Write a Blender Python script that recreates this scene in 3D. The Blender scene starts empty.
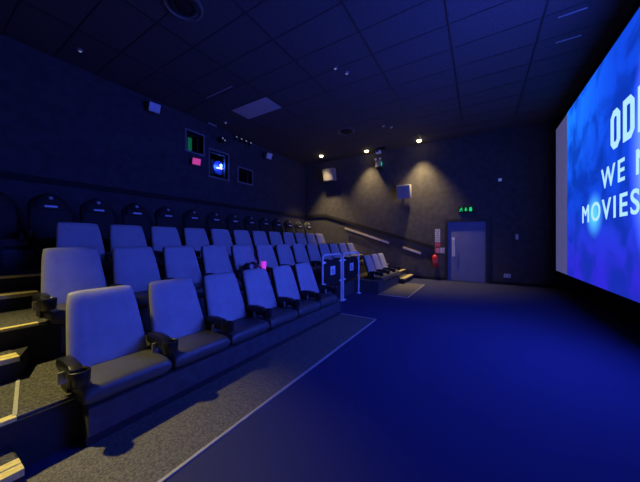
import bpy, bmesh, math, random
from mathutils import Vector, Matrix

random.seed(4)
SC = bpy.context.scene
COL = SC.collection
R = math.radians

# ------------------------------------------------------------------ camera / world / exposure
cam_d = bpy.data.cameras.new('camera')
cam_d.sensor_width = 36.0
cam_d.lens = 260.0 / 640.0 * 36.0
cam_d.clip_start = 0.02
cam = bpy.data.objects.new('camera', cam_d)
COL.objects.link(cam)
cam.location = (0, 0, 1.4)
cam.rotation_euler = (R(90), 0, R(31.6 - 90))
SC.camera = cam

w = bpy.data.worlds.new('world')
SC.world = w
w.use_nodes = True
w.node_tree.nodes['Background'].inputs[0].default_value = (0.004, 0.004, 0.02, 1)
w.node_tree.nodes['Background'].inputs[1].default_value = 0.0

SC.view_settings.view_transform = 'Standard'
SC.view_settings.look = 'None'
SC.view_settings.gamma = 1.0
SC.view_settings.exposure = 0.0

IMAGE_GAIN = 1.25        # brightness of the projected slide
WARM = (1.0, 0.74, 0.34)


def spot(name, loc, energy, angle, blend, color, target=None, size=0.04):
    l = bpy.data.lights.new(name, 'SPOT')
    l.energy = energy
    l.spot_size = R(angle)
    l.spot_blend = blend
    l.color = color
    l.shadow_soft_size = size
    o = bpy.data.objects.new(name, l)
    COL.objects.link(o)
    o.location = loc
    if target is not None:
        o.rotation_euler = (Vector(target) - Vector(loc)).to_track_quat('-Z', 'Y').to_euler()
    return o


DOWNLIGHTS = [(9.36, 5.70), (9.80, 3.85), (9.76, 1.85)]
for (dx, dy), e, an in zip(DOWNLIGHTS, (800, 430, 760), (76, 82, 78)):
    spot('downlight_beam', (dx, dy, 4.92), e, an, 1.0, WARM, (dx + 0.05, dy - 0.1, 0), 0.08)
# downlight over the near side aisle (beyond the left edge of the picture)
AISLE_DOWNLIGHT = (-0.65, 4.35)
spot('downlight_beam', (*AISLE_DOWNLIGHT, 4.92), 1250, 52, 1.0, (1.0, 0.82, 0.28), (-0.25, 2.55, 0), 0.08)

# ------------------------------------------------------------------ materials
MATS = {}


def mat(name, col, rough=0.6, metal=0.0, noise=0.0, nscale=40.0, bump=0.0, bscale=200.0,
        col2=None, emit=None, estr=0.0, spec=0.5, sheen=0.0):
    m = bpy.data.materials.new(name)
    m.use_nodes = True
    nt = m.node_tree
    b = nt.nodes['Principled BSDF']
    b.inputs['Base Color'].default_value = (*col, 1)
    b.inputs['Roughness'].default_value = rough
    b.inputs['Metallic'].default_value = metal
    b.inputs['Specular IOR Level'].default_value = spec
    if sheen:
        b.inputs['Sheen Weight'].default_value = sheen
    tc = nt.nodes.new('ShaderNodeTexCoord')
    if noise > 0 or col2:
        n = nt.nodes.new('ShaderNodeTexNoise')
        n.inputs['Scale'].default_value = nscale
        n.inputs['Detail'].default_value = 4
        nt.links.new(tc.outputs['Object'], n.inputs['Vector'])
        rmp = nt.nodes.new('ShaderNodeValToRGB')
        c2 = col2 or tuple(min(1, c * (1 + noise)) for c in col)
        c1 = col if col2 else tuple(c * (1 - noise) for c in col)
        rmp.color_ramp.elements[0].color = (*c1, 1)
        rmp.color_ramp.elements[0].position = 0.38
        rmp.color_ramp.elements[1].color = (*c2, 1)
        rmp.color_ramp.elements[1].position = 0.64
        nt.links.new(n.outputs['Fac'], rmp.inputs['Fac'])
        nt.links.new(rmp.outputs['Color'], b.inputs['Base Color'])
    if bump > 0:
        n2 = nt.nodes.new('ShaderNodeTexNoise')
        n2.inputs['Scale'].default_value = bscale
        n2.inputs['Detail'].default_value = 3
        nt.links.new(tc.outputs['Object'], n2.inputs['Vector'])
        bp = nt.nodes.new('ShaderNodeBump')
        bp.inputs['Strength'].default_value = bump
        bp.inputs['Distance'].default_value = 0.004
        nt.links.new(n2.outputs['Fac'], bp.inputs['Height'])
        nt.links.new(bp.outputs['Normal'], b.inputs['Normal'])
    if emit:
        b.inputs['Emission Color'].default_value = (*emit, 1)
        b.inputs['Emission Strength'].default_value = estr
    MATS[name] = m
    return m


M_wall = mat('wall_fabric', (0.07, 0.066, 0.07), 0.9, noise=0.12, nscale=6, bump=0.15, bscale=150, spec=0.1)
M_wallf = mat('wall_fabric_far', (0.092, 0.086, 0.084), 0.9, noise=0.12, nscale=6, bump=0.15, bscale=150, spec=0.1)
M_screenwall = mat('screen_wall_black', (0.006, 0.006, 0.007), 0.95, noise=0.1, nscale=8, spec=0.05)
M_ceil = mat('ceiling_tile', (0.10, 0.095, 0.10), 0.85, noise=0.12, nscale=30, bump=0.2, bscale=120, spec=0.2)
M_bar = mat('ceiling_bar', (0.03, 0.03, 0.033), 0.5, noise=0.1, nscale=20)
M_carpet = mat('carpet_blue', (0.026, 0.029, 0.085), 0.95, nscale=260, col2=(0.062, 0.068, 0.17), bump=0.5, bscale=320, spec=0.1)
M_strip = mat('carpet_speckled', (0.095, 0.09, 0.08), 0.95, nscale=90, col2=(0.20, 0.19, 0.168), bump=0.6, bscale=220, spec=0.1)
M_tread = mat('carpet_steps', (0.05, 0.05, 0.052), 0.95, nscale=60, col2=(0.13, 0.125, 0.12), bump=0.5, bscale=220, spec=0.1)
M_riser = mat('riser_panel', (0.055, 0.055, 0.065), 0.7, noise=0.15, nscale=14, bump=0.1)
M_riserdark = mat('riser_carpet', (0.022, 0.022, 0.026), 0.9, noise=0.2, nscale=60)
M_line = mat('edge_trim', (0.42, 0.41, 0.37), 0.45, noise=0.08, nscale=30)
M_nose = mat('step_nosing', (0.72, 0.61, 0.23), 0.5, noise=0.12, nscale=50)
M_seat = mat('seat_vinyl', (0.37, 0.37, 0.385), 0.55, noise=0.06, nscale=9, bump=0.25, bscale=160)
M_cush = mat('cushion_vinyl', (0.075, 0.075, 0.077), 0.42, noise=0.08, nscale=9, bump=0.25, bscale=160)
M_shell = mat('seat_shell', (0.018, 0.018, 0.02), 0.5, noise=0.1, nscale=20)
M_black = mat('black_plastic', (0.012, 0.012, 0.013), 0.32, noise=0.1, nscale=30)
M_matteblack = mat('matte_black', (0.010, 0.010, 0.011), 0.8, noise=0.1, nscale=30)
M_leather = mat('black_leather', (0.013, 0.013, 0.015), 0.7, noise=0.1, nscale=20, bump=0.2, bscale=150)
M_tag = mat('pale_tag', (0.80, 0.80, 0.82), 0.5, noise=0.04, nscale=30)
M_steel = mat('brushed_steel', (0.80, 0.80, 0.82), 0.4, metal=0.0, noise=0.06, nscale=60)
M_plate = mat('grey_plate', (0.55, 0.56, 0.6), 0.4, metal=0.2, noise=0.05, nscale=40)
M_grille = mat('speaker_grey', (0.42, 0.40, 0.38), 0.6, noise=0.08, nscale=60)
M_spk = mat('speaker_side', (0.20, 0.19, 0.19), 0.6, noise=0.08, nscale=60)
M_rim = mat('speaker_rim', (0.13, 0.13, 0.13), 0.5, noise=0.08, nscale=30)
M_white = mat('white_plastic', (0.75, 0.75, 0.75), 0.45, noise=0.04, nscale=30)
M_panel = mat('pale_tile', (0.55, 0.53, 0.57), 0.7, noise=0.06, nscale=40)
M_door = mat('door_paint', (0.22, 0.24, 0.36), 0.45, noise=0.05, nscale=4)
M_frame = mat('door_frame_paint', (0.025, 0.025, 0.028), 0.5, noise=0.08, nscale=10)
M_red = mat('extinguisher_red', (0.75, 0.03, 0.03), 0.35, noise=0.05, nscale=20)
M_signred = mat('sign_red', (0.80, 0.10, 0.11), 0.5, noise=0.05, nscale=20)
M_signwhite = mat('sign_white', (0.70, 0.70, 0.70), 0.5, noise=0.05, nscale=20)
M_signink = mat('sign_ink', (0.05, 0.05, 0.06), 0.6, noise=0.05, nscale=20)
M_bag = mat('bag_cloth', (0.022, 0.024, 0.04), 0.8, noise=0.2, nscale=25)
M_flower = mat('bag_print', (0.62, 0.62, 0.70), 0.7, noise=0.06, nscale=25)
M_rail = mat('handrail_alloy', (0.8, 0.8, 0.8), 0.4, metal=0.2, noise=0.05, nscale=40)
M_glow_g = mat('green_glow', (0.0, 0.1, 0.03), 0.5, emit=(0.01, 0.62, 0.18), estr=1.0, noise=0.02)
M_glow_w = mat('warm_lamp', (0.3, 0.25, 0.15), 0.5, emit=(1.0, 0.78, 0.35), estr=14.0, noise=0.02)
M_glow_p = mat('pink_glow', (0.3, 0.05, 0.2), 0.5, emit=(0.85, 0.07, 0.36), estr=0.55, noise=0.02)  # added emission on the wall box face, keeps it pink under blue light
M_cup_glow = mat('pink_cup_glow', (0.85, 0.06, 0.55), 0.4, emit=(0.85, 0.05, 0.75), estr=0.75, noise=0.03)  # cup is no lamp; emission added so it stays pink in blue light
M_glow_b = mat('projector_beam', (0.1, 0.1, 0.3), 0.4, emit=(0.75, 0.85, 1.0), estr=3.0, noise=0.02)
M_glow_d = mat('port_glow_blue', (0.02, 0.02, 0.1), 0.4, emit=(0.02, 0.06, 0.9), estr=0.25, noise=0.02)
M_led = mat('small_led', (0.3, 0.3, 0.4), 0.4, emit=(0.55, 0.6, 1.0), estr=0.3, noise=0.02)
M_portgreen = mat('port_glow_green', (0.01, 0.05, 0.03), 0.4, emit=(0.01, 0.35, 0.14), estr=0.28, noise=0.02)


def glass_mat():
    m = bpy.data.materials.new('port_glass')
    m.use_nodes = True
    nt = m.node_tree
    b = nt.nodes['Principled BSDF']
    b.inputs['Base Color'].default_value = (0.75, 0.8, 0.9, 1)
    b.inputs['Roughness'].default_value = 0.05
    b.inputs['Transmission Weight'].default_value = 1.0
    b.inputs['IOR'].default_value = 1.05
    n = nt.nodes.new('ShaderNodeTexNoise')
    n.inputs['Scale'].default_value = 3
    mr = nt.nodes.new('ShaderNodeMapRange')
    mr.inputs['To Min'].default_value = 0.03
    mr.inputs['To Max'].default_value = 0.08
    nt.links.new(n.outputs['Fac'], mr.inputs['Value'])
    nt.links.new(mr.outputs['Result'], b.inputs['Roughness'])
    return m


M_glass = glass_mat()


def slide_mat():
    """the picture on the screen: azure to violet smoke, given off by the screen itself"""
    m = bpy.data.materials.new('projected_slide')
    m.use_nodes = True
    nt = m.node_tree
    N, L = nt.nodes, nt.links
    for n in list(N):
        N.remove(n)
    out = N.new('ShaderNodeOutputMaterial')
    em = N.new('ShaderNodeEmission')
    L.new(em.outputs[0], out.inputs['Surface'])
    tc = N.new('ShaderNodeTexCoord')
    sep = N.new('ShaderNodeSeparateXYZ')
    L.new(tc.outputs['Object'], sep.inputs[0])

    def rng(sock, a, b, c=0.0, d=1.0):
        r = N.new('ShaderNodeMapRange')
        r.interpolation_type = 'SMOOTHSTEP'
        r.inputs['From Min'].default_value = a
        r.inputs['From Max'].default_value = b
        r.inputs['To Min'].default_value = c
        r.inputs['To Max'].default_value = d
        L.new(sock, r.inputs['Value'])
        return r.outputs['Result']

    def mth(op, a, b):
        q = N.new('ShaderNodeMath')
        q.operation = op
        for i, v in enumerate((a, b)):
            if isinstance(v, (int, float)):
                q.inputs[i].default_value = v
            else:
                L.new(v, q.inputs[i])
        return q.outputs[0]

    def mix(f, a, b):
        q = N.new('ShaderNodeMix')
        q.data_type = 'RGBA'
        L.new(f, q.inputs['Factor'])
        for k, v in (('A', a), ('B', b)):
            i = [s for s in q.inputs if s.name == k and s.type == 'RGBA'][0]
            if isinstance(v, tuple):
                i.default_value = (*v, 1)
            else:
                L.new(v, i)
        return [s for s in q.outputs if s.type == 'RGBA'][0]

    X, Z = sep.outputs['X'], sep.outputs['Z']
    noise = N.new('ShaderNodeTexNoise')
    noise.inputs['Scale'].default_value = 1.3
    noise.inputs['Detail'].default_value = 5
    noise.inputs['Distortion'].default_value = 0.6
    L.new(tc.outputs['Object'], noise.inputs['Vector'])
    low = mix(rng(Z, 0.6, 2.5), (0.024, 0.018, 0.58), (0.005, 0.055, 0.66))
    # brighter azure towards the top corner
    corner = mth('MULTIPLY', rng(X, 5.6, 8.6), rng(Z, 2.2, 4.6))
    c = mix(corner, low, (0.010, 0.19, 1.2))
    # smoke
    c = mix(rng(noise.outputs['Fac'], 0.35, 0.62, 0.75, 0.0), c, (0.002, 0.022, 0.30))
    # light burst by the lettering
    vd = N.new('ShaderNodeVectorMath')
    vd.operation = 'DISTANCE'
    vd.inputs[1].default_value = (6.93, 0.0, 1.90)
    L.new(tc.outputs['Object'], vd.inputs[0])
    c = mix(rng(vd.outputs['Value'], 0.0, 0.50, 0.95, 0.0), c, (0.10, 0.60, 1.4))
    # added bright burst on the unseen middle of the slide, lights the room
    ve = N.new('ShaderNodeVectorMath')
    ve.operation = 'MULTIPLY_ADD'
    ve.inputs[1].default_value = (1 / 1.65, 0.0, 1 / 2.4)
    ve.inputs[2].default_value = (-4.0 / 1.65, 0.0, -2.55 / 2.4)
    L.new(tc.outputs['Object'], ve.inputs[0])
    vl = N.new('ShaderNodeVectorMath')
    vl.operation = 'LENGTH'
    L.new(ve.outputs['Vector'], vl.inputs[0])
    c = mix(rng(vl.outputs['Value'], 0.05, 1.0, 0.9, 0.0), c, FILL_BURST)
    L.new(c, em.inputs['Color'])
    em.inputs['Strength'].default_value = IMAGE_GAIN
    return m


FILL_BURST = (0.95, 1.8, 22.0)
M_slide = slide_mat()
M_margin = mat('screen_cloth', (0.6, 0.6, 0.62), 0.8, noise=0.05, nscale=3, emit=(0.10, 0.10, 0.30), estr=0.6)  # emission puts stray projector light into the cloth margin
M_letters = mat('slide_letters', (0.8, 0.8, 0.8), 0.6, emit=(0.45, 0.82, 1.0), estr=1.0, noise=0.02)


# ------------------------------------------------------------------ mesh builder
class MB:
    def __init__(self):
        self.bm = bmesh.new()

    def _add(self, verts, M=None, bevel=0.0, seg=2):
        bm = self.bm
        if bevel > 0:
            edges = list({e for v in verts for e in v.link_edges})
            r = bmesh.ops.bevel(bm, geom=edges, offset=bevel, segments=seg, affect='EDGES', profile=0.6)
            verts = list({v for f in r['faces'] for v in f.verts} | {v for v in verts if v.is_valid})
        if M is not None:
            bmesh.ops.transform(bm, matrix=M, verts=verts)
        return verts

    def box(self, lo, hi, bevel=0.0, seg=2, M=None):
        r = bmesh.ops.create_cube(self.bm, size=1.0)
        v = r['verts']
        for q in v:
            q.co = Vector([lo[i] + (q.co[i] + 0.5) * (hi[i] - lo[i]) for i in range(3)])
        self._add(v, M, bevel, seg)
        return self

    def hexa(self, pts, bevel=0.0, seg=2, M=None):
        """8 corner points: bottom loop of four, then top loop of four"""
        v = [self.bm.verts.new(p) for p in pts]
        for f in ((3, 2, 1, 0), (4, 5, 6, 7), (0, 1, 5, 4), (1, 2, 6, 5), (2, 3, 7, 6), (3, 0, 4, 7)):
            self.bm.faces.new([v[i] for i in f])
        self._add(v, M, bevel, seg)
        return self

    def prism(self, poly, axis, a, b, M=None, bevel=0.0):
        """extrude a 2d polygon along axis (0,1,2) from a to b"""
        def p3(u, t):
            q = list(u)
            q.insert(axis, t)
            return Vector(q)
        lo = [self.bm.verts.new(p3(u, a)) for u in poly]
        hi = [self.bm.verts.new(p3(u, b)) for u in poly]
        n = len(poly)
        fs = [self.bm.faces.new(lo[::-1]), self.bm.faces.new(hi)]
        for i in range(n):
            fs.append(self.bm.faces.new((lo[i], lo[(i + 1) % n], hi[(i + 1) % n], hi[i])))
        bmesh.ops.recalc_face_normals(self.bm, faces=fs)
        self._add(lo + hi, M, bevel)
        return self

    def lathe(self, prof, n=24, center=(0, 0, 0), M=None):
        """profile of (radius, z) about the z axis"""
        rings = []
        for r, z in prof:
            rings.append([self.bm.verts.new((center[0] + r * math.cos(2 * math.pi * i / n),
                                             center[1] + r * math.sin(2 * math.pi * i / n), center[2] + z)) for i in range(n)])
        fs = []
        for k in range(len(rings) - 1):
            for i in range(n):
                j = (i + 1) % n
                fs.append(self.bm.faces.new((rings[k][i], rings[k][j], rings[k + 1][j], rings[k + 1][i])))
        fs.append(self.bm.faces.new(rings[0][::-1]))
        fs.append(self.bm.faces.new(rings[-1]))
        bmesh.ops.recalc_face_normals(self.bm, faces=fs)
        if M is not None:
            bmesh.ops.transform(self.bm, matrix=M, verts=[v for r in rings for v in r])
        return self

    def tube(self, pts, r, n=12):
        pts = [Vector(p) for p in pts]
        rings = []
        for k, p in enumerate(pts):
            if k == 0:
                t = pts[1] - p
            elif k == len(pts) - 1:
                t = p - pts[k - 1]
            else:
                t = (pts[k + 1] - p).normalized() + (p - pts[k - 1]).normalized()
            t.normalize()
            up = Vector((0, 1, 0)) if abs(t.y) < 0.9 else Vector((1, 0, 0))
            a = t.cross(up).normalized()
            b = t.cross(a).normalized()
            rings.append([self.bm.verts.new(p + r * (a * math.cos(2 * math.pi * i / n) + b * math.sin(2 * math.pi * i / n))) for i in range(n)])
        fs = []
        for k in range(len(rings) - 1):
            for i in range(n):
                j = (i + 1) % n
                fs.append(self.bm.faces.new((rings[k][i], rings[k][j], rings[k + 1][j], rings[k + 1][i])))
        fs.append(self.bm.faces.new(rings[0]))
        fs.append(self.bm.faces.new(rings[-1]))
        bmesh.ops.recalc_face_normals(self.bm, faces=fs)
        return self

    def pillow(self, f, nu=26, nv=26):
        """closed padded body: f(u, v, side) -> point, u and v in -1..1, side +1 front / -1 back, meeting at the rim"""
        def param(i, n):
            s = -1 + 2 * i / n
            return math.sin(s * math.pi / 2)
        F, B = {}, {}
        for i in range(nu + 1):
            for j in range(nv + 1):
                u, v = param(i, nu), param(j, nv)
                F[i, j] = self.bm.verts.new(f(u, v, 1))
                B[i, j] = F[i, j] if i in (0, nu) or j in (0, nv) else self.bm.verts.new(f(u, v, -1))
        fs = []
        for i in range(nu):
            for j in range(nv):
                fs.append(self.bm.faces.new((F[i, j], F[i + 1, j], F[i + 1, j + 1], F[i, j + 1])))
                q = (B[i, j + 1], B[i + 1, j + 1], B[i + 1, j], B[i, j])
                fs.append(self.bm.faces.new(q))
        bmesh.ops.recalc_face_normals(self.bm, faces=fs)
        return self

    def build(self, name, material, parent=None, smooth=35, loc=None):
        me = bpy.data.meshes.new(name)
        bmesh.ops.recalc_face_normals(self.bm, faces=self.bm.faces)
        self.bm.to_mesh(me)
        self.bm.free()
        if material:
            me.materials.append(material)
        if smooth:
            for p in me.polygons:
                p.use_smooth = True
            me.set_sharp_from_angle(angle=R(smooth))
        o = bpy.data.objects.new(name, me)
        COL.objects.link(o)
        if parent:
            o.parent = parent
        if loc:
            o.location = loc
        return o


def tag(o, label, cat, group=None, kind=None):
    o['label'] = label
    o['category'] = cat
    if group:
        o['group'] = group
    if kind:
        o['kind'] = kind
    return o


def thing(name, label, cat, loc=(0, 0, 0), rotz=0.0, group=None):
    o = bpy.data.objects.new(name, None)
    o.empty_display_size = 0.1
    COL.objects.link(o)
    o.location = loc
    o.rotation_euler = (0, 0, rotz)
    return tag(o, label, cat, group)


def struct(o, label=None, cat=None):
    o['kind'] = 'structure'
    if label:
        o['label'] = label
    if cat:
        o['category'] = cat
    return o


def copy_tree(o, parent=None):
    c = o.copy()
    COL.objects.link(c)
    c.parent = parent
    for ch in list(o.children):
        copy_tree(ch, c)
    return c


def rotm(ax, deg, at=(0, 0, 0)):
    T = Matrix.Translation(Vector(at))
    return T @ Matrix.Rotation(R(deg), 4, ax) @ T.inverted()


# ------------------------------------------------------------------ the room
XL, XR, YF, YB, H = -1.5, 10.2, -2.3, 7.1, 5.0
T = 0.2
struct(MB().box((XL - T, YF - T, -0.2), (XR + T, YB + T, 0)).build('floor', M_carpet, smooth=0), 'dark blue carpeted floor in front of the seats', 'floor')
struct(MB().box((XL - T, YF - T, H), (XR + T, YB + T, H + T)).build('ceiling', M_ceil, smooth=0), 'dark tiled suspended ceiling', 'ceiling')
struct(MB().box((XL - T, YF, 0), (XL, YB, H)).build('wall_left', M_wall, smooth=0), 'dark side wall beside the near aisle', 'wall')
struct(MB().box((XL - T, YF - T, 0), (XR + T, YF, H)).build('wall_front', M_screenwall, smooth=0), 'black wall behind the screen', 'wall')

# ports of the projection booth: x0, x1, z0, z1
PORTS = [(4.30, 4.82, 4.00, 4.55), (5.05, 5.72, 3.42, 4.23), (6.17, 6.78, 3.47, 3.93)]
mb = MB()
xs = sorted({XL - T, XR + T} | {p[0] for p in PORTS} | {p[1] for p in PORTS})
for a, b in zip(xs, xs[1:]):
    port = [p for p in PORTS if abs(p[0] - a) < 1e-6]
    if port:
        mb.box((a, YB, 0), (b, YB + T, port[0][2]))
        mb.box((a, YB, port[0][3]), (b, YB + T, H))
    else:
        mb.box((a, YB, 0), (b, YB + T, H))
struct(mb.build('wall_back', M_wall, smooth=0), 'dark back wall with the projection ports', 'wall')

# far side wall with the doorway
DY0, DY1, DZ = -0.165, 0.965, 2.06
mb = MB()
mb.box((XR, YF, 0), (XR + T, DY0 - 0.02, H)).box((XR, DY1 + 0.02, 0), (XR + T, YB, H))
mb.box((XR, DY0 - 0.02, DZ + 0.02), (XR + T, DY1 + 0.02, H))
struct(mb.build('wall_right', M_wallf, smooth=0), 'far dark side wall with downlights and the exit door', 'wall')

# ceiling grid
mb = MB()
ROWS_Y = [-0.87, 0.45, 1.77, 3.15, 4.53, 5.83]
x = -1.2
BX = [4.80 + 0.64 * k for k in range(-9, 9)]
for y in ROWS_Y:
    mb.box((XL, y - 0.014, H - 0.006), (XR, y + 0.014, H + 0.01))
for bx in BX:
    if XL < bx < XR:
        mb.box((bx - 0.009, YF, H - 0.005), (bx + 0.009, YB, H + 0.01))
struct(mb.build('ceiling_grid', M_bar, smooth=0), 'thin bars of the tiled ceiling grid', 'ceiling grid')

# tiers of the seating
FY = [2.27, 3.35, 4.43, 5.51]         # front of each row's riser
TZ = [0.33, 0.67, 1.01, 1.35]         # tread height behind it
LEDGE = 0.07                          # the chairs stand on a ledge this far below the tread behind them
ROW_X = [(0.68, 4.40), (0.80, 8.76), (1.0, 8.76), (0.72, 9.5)]
mb = MB()
mb.box((XL, 2.40, 0), (0.68, YB, TZ[0])).box((0.68, FY[0] + 0.62, 0), (4.40, YB, TZ[0])).box((0.68, FY[0], 0), (4.40, FY[0] + 0.62, TZ[0] - LEDGE))
mb.box((4.40, 2.92, 0), (6.63, YB, TZ[0]))
mb.box((6.63, FY[0] + 0.65, 0), (8.80, YB, TZ[0])).box((6.63, FY[0] + 0.03, 0), (6.95, FY[0] + 0.65, TZ[0])).box((6.95, FY[0] + 0.03, 0), (8.80, FY[0] + 0.65, TZ[0] - LEDGE))
mb.box((8.80, 2.42, 0), (XR, YB, TZ[0]))
for k in (1, 2, 3):
    xa, xb = ROW_X[k]
    zb = TZ[k - 1]
    mb.box((XL, FY[k], zb), (xa, YB, TZ[k])).box((xb, FY[k], zb), (XR, YB, TZ[k]))
    mb.box((xa, FY[k] + 0.62, zb), (xb, YB, TZ[k])).box((xa, FY[k], zb), (xb, FY[k] + 0.62, TZ[k] - LEDGE))
struct(mb.build('floor_tiers', M_tread, smooth=0), 'stepped carpeted platform under the seat rows', 'platform')
# fascia boards on the risers under the seats
mb = MB()
mb.box((0.676, FY[0] - 0.02, 0.07), (4.40, FY[0], TZ[0] - LEDGE), 0.003).box((6.95, FY[0] + 0.005, 0.0), (8.80, FY[0] + 0.03, TZ[0] - LEDGE), 0.003).box((6.63, FY[0] + 0.005, 0.0), (6.95, FY[0] + 0.03, TZ[0]), 0.003)
mb.box((4.40, 2.90, 0.0), (6.63, 2.92, TZ[0]), 0.003)
mb.box((0.8, FY[1] - 0.02, TZ[0]), (8.76, FY[1], TZ[1] - LEDGE), 0.003).box((1.0, FY[2] - 0.02, TZ[1]), (8.76, FY[2], TZ[2] - LEDGE), 0.003)
for x in (1.87, 3.08):
    mb.box((x - 0.004, FY[0] - 0.022, 0.075), (x + 0.004, FY[0] - 0.019, TZ[0] - LEDGE - 0.01))
struct(mb.build('trim_1', M_riser, smooth=0), 'grey riser boards below the seat rows', 'riser board')
mb = MB()
mb.box((XL, 2.385, 0.0), (0.68, 2.40, TZ[0] - 0.02)).box((XL, FY[1] - 0.015, TZ[0]), (0.8, FY[1], TZ[1] - 0.02))
mb.box((XL, FY[2] - 0.015, TZ[1]), (1.0, FY[2], TZ[2] - 0.02)).box((XL, FY[3] - 0.015, TZ[2]), (0.75, FY[3], TZ[3] - 0.02))
mb.box((0.668, FY[0] - 0.005, 0), (4.39, FY[0] - 0.001, 0.07))
struct(mb.build('trim_2', M_riserdark, smooth=0), 'dark carpeted risers of the near aisle', 'riser')

# speckled strips with a pale edge in front of the front row
struct(MB().box((XL, 1.585, 0.0), (4.45, FY[0], 0.006)).build('floor_strip', M_strip, smooth=0), 'speckled grey carpet strip along the front row', 'carpet strip')
mb = MB().box((XL, 1.565, 0), (4.47, 1.587, 0.011)).box((4.448, 1.58, 0), (4.47, FY[0], 0.011))
struct(mb.build('trim_3', M_line, smooth=0), 'pale edging line of the front carpet strip', 'edging')
struct(MB().box((6.60, 1.52, 0.0), (8.80, FY[0], 0.006)).build('floor_strip', M_strip, smooth=0), 'speckled carpet patch before the far seats', 'carpet strip')
mb = MB().box((6.57, 1.50, 0), (8.82, 1.525, 0.011)).box((6.57, 1.50, 0), (6.60, FY[0], 0.011)).box((8.79, 1.50, 0), (8.82, FY[0] - 0.02, 0.011))
struct(mb.build('trim_4', M_line, smooth=0), 'pale edging line before the far seats', 'edging')
# pale strip at the side of the near landing
struct(MB().hexa([(0.365, 2.42, TZ[0]), (0.385, 2.42, TZ[0]), (0.50, 3.05, TZ[0]), (0.48, 3.05, TZ[0]),
                  (0.365, 2.42, TZ[0] + .006), (0.385, 2.42, TZ[0] + .006), (0.50, 3.05, TZ[0] + .006), (0.48, 3.05, TZ[0] + .006)]).build('trim_5', M_line, smooth=0),
       'pale strip along the edge of the near landing', 'edging')

# rail mouldings on the back and far walls
def zrail(y):
    return 1.25 + (y - 1.48) * 0.296
mb = MB()
mb.box((XL, YB - 0.045, 2.50), (XR, YB, 2.62), 0.008)
mb.hexa([(XR - 0.05, 5.95, 2.50), (XR, 5.95, 2.50), (XR, YB - 0.045, 2.50), (XR - 0.05, YB - 0.045, 2.50),
         (XR - 0.05, 5.95, 2.62), (XR, 5.95, 2.62), (XR, YB - 0.045, 2.62), (XR - 0.05, YB - 0.045, 2.62)])
za, zb = zrail(1.42), zrail(5.95)
mb.hexa([(XR - 0.05, 1.42, za - 0.13), (XR, 1.42, za - 0.13), (XR, 5.95, zb - 0.08), (XR - 0.05, 5.95, zb - 0.08),
         (XR - 0.05, 1.42, za), (XR, 1.42, za), (XR, 5.95, zb + 0.04), (XR - 0.05, 5.95, zb + 0.04)])
struct(mb.build('trim_6', M_matteblack, smooth=0), 'black rail moulding along the back and far walls', 'moulding')
mb = MB().box((XR - 0.015, YF, 0), (XR, DY0 - 0.08, 0.1)).box((XR - 0.015, DY1 + 0.08, 0), (XR, 2.4, 0.1))
struct(mb.build('baseboard_right', M_matteblack, smooth=0), 'black skirting of the far wall', 'skirting')

# ------------------------------------------------------------------ exit door in the far wall
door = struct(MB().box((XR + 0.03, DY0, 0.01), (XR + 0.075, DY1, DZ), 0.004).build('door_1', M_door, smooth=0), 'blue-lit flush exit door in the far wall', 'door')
mb = MB().box((XR - 0.02, DY0 - 0.10, 0), (XR + 0.10, DY0, DZ + 0.10)).box((XR - 0.02, DY1, 0), (XR + 0.10, DY1 + 0.10, DZ + 0.10))
mb.box((XR - 0.02, DY0, DZ), (XR + 0.10, DY1, DZ + 0.10))
mb.build('door_frame', M_frame, door, 0)
MB().box((XR + 0.024, DY1 - 0.22, 0.86), (XR + 0.032, DY1 - 0.13, 1.52), 0.003).build('push_plate', M_tag, door, 0)
mb = MB().tube([(XR + 0.03, DY1 - 0.175, 0.95), (XR - 0.03, DY1 - 0.175, 0.95), (XR - 0.03, DY1 - 0.175, 1.43), (XR + 0.03, DY1 - 0.175, 1.43)], 0.012)
mb.build('door_handle', M_plate, door)
MB().box((XR + 0.026, DY0 + 0.03, 0.03), (XR + 0.031, DY1 - 0.03, 0.42), 0.002).build('kick_plate', M_door, door, 0)

# ------------------------------------------------------------------ projection ports
for i, (x0, x1, z0, z1) in enumerate(PORTS):
    g = struct(MB().box((x0, YB + 0.11, z0), (x1, YB + 0.118, z1)).build('window_%d' % (i + 1), M_glass, smooth=0),
               ['small upper projection port with green glow', 'largest projection port with the bright projector lens', 'dark projection port nearest the far corner'][i], 'window')
    f = 0.05
    mb = MB()
    mb.box((x0 - f, YB - 0.02, z0 - f), (x0, YB + 0.13, z1 + f)).box((x1, YB - 0.02, z0 - f), (x1 + f, YB + 0.13, z1 + f))
    mb.box((x0, YB - 0.02, z0 - f), (x1, YB + 0.13, z0)).box((x0, YB - 0.02, z1), (x1, YB + 0.13, z1 + f))
    mb.build('window_frame', M_spk, g, 0)
    mb = MB().box((x0 + 0.04, YB + 0.075, z0 + 0.03), (x0 + 0.065, YB + 0.1, z1 - 0.05)).box((x1 - 0.14, YB + 0.075, z0 + 0.03), (x1 - 0.115, YB + 0.1, z1 - 0.05))
    mb.box((x0 + 0.04, YB + 0.075, z1 - 0.07), (x1 - 0.115, YB + 0.1, z1 - 0.045))
    mb.build('inner_frame', M_frame, g, 0)
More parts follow.
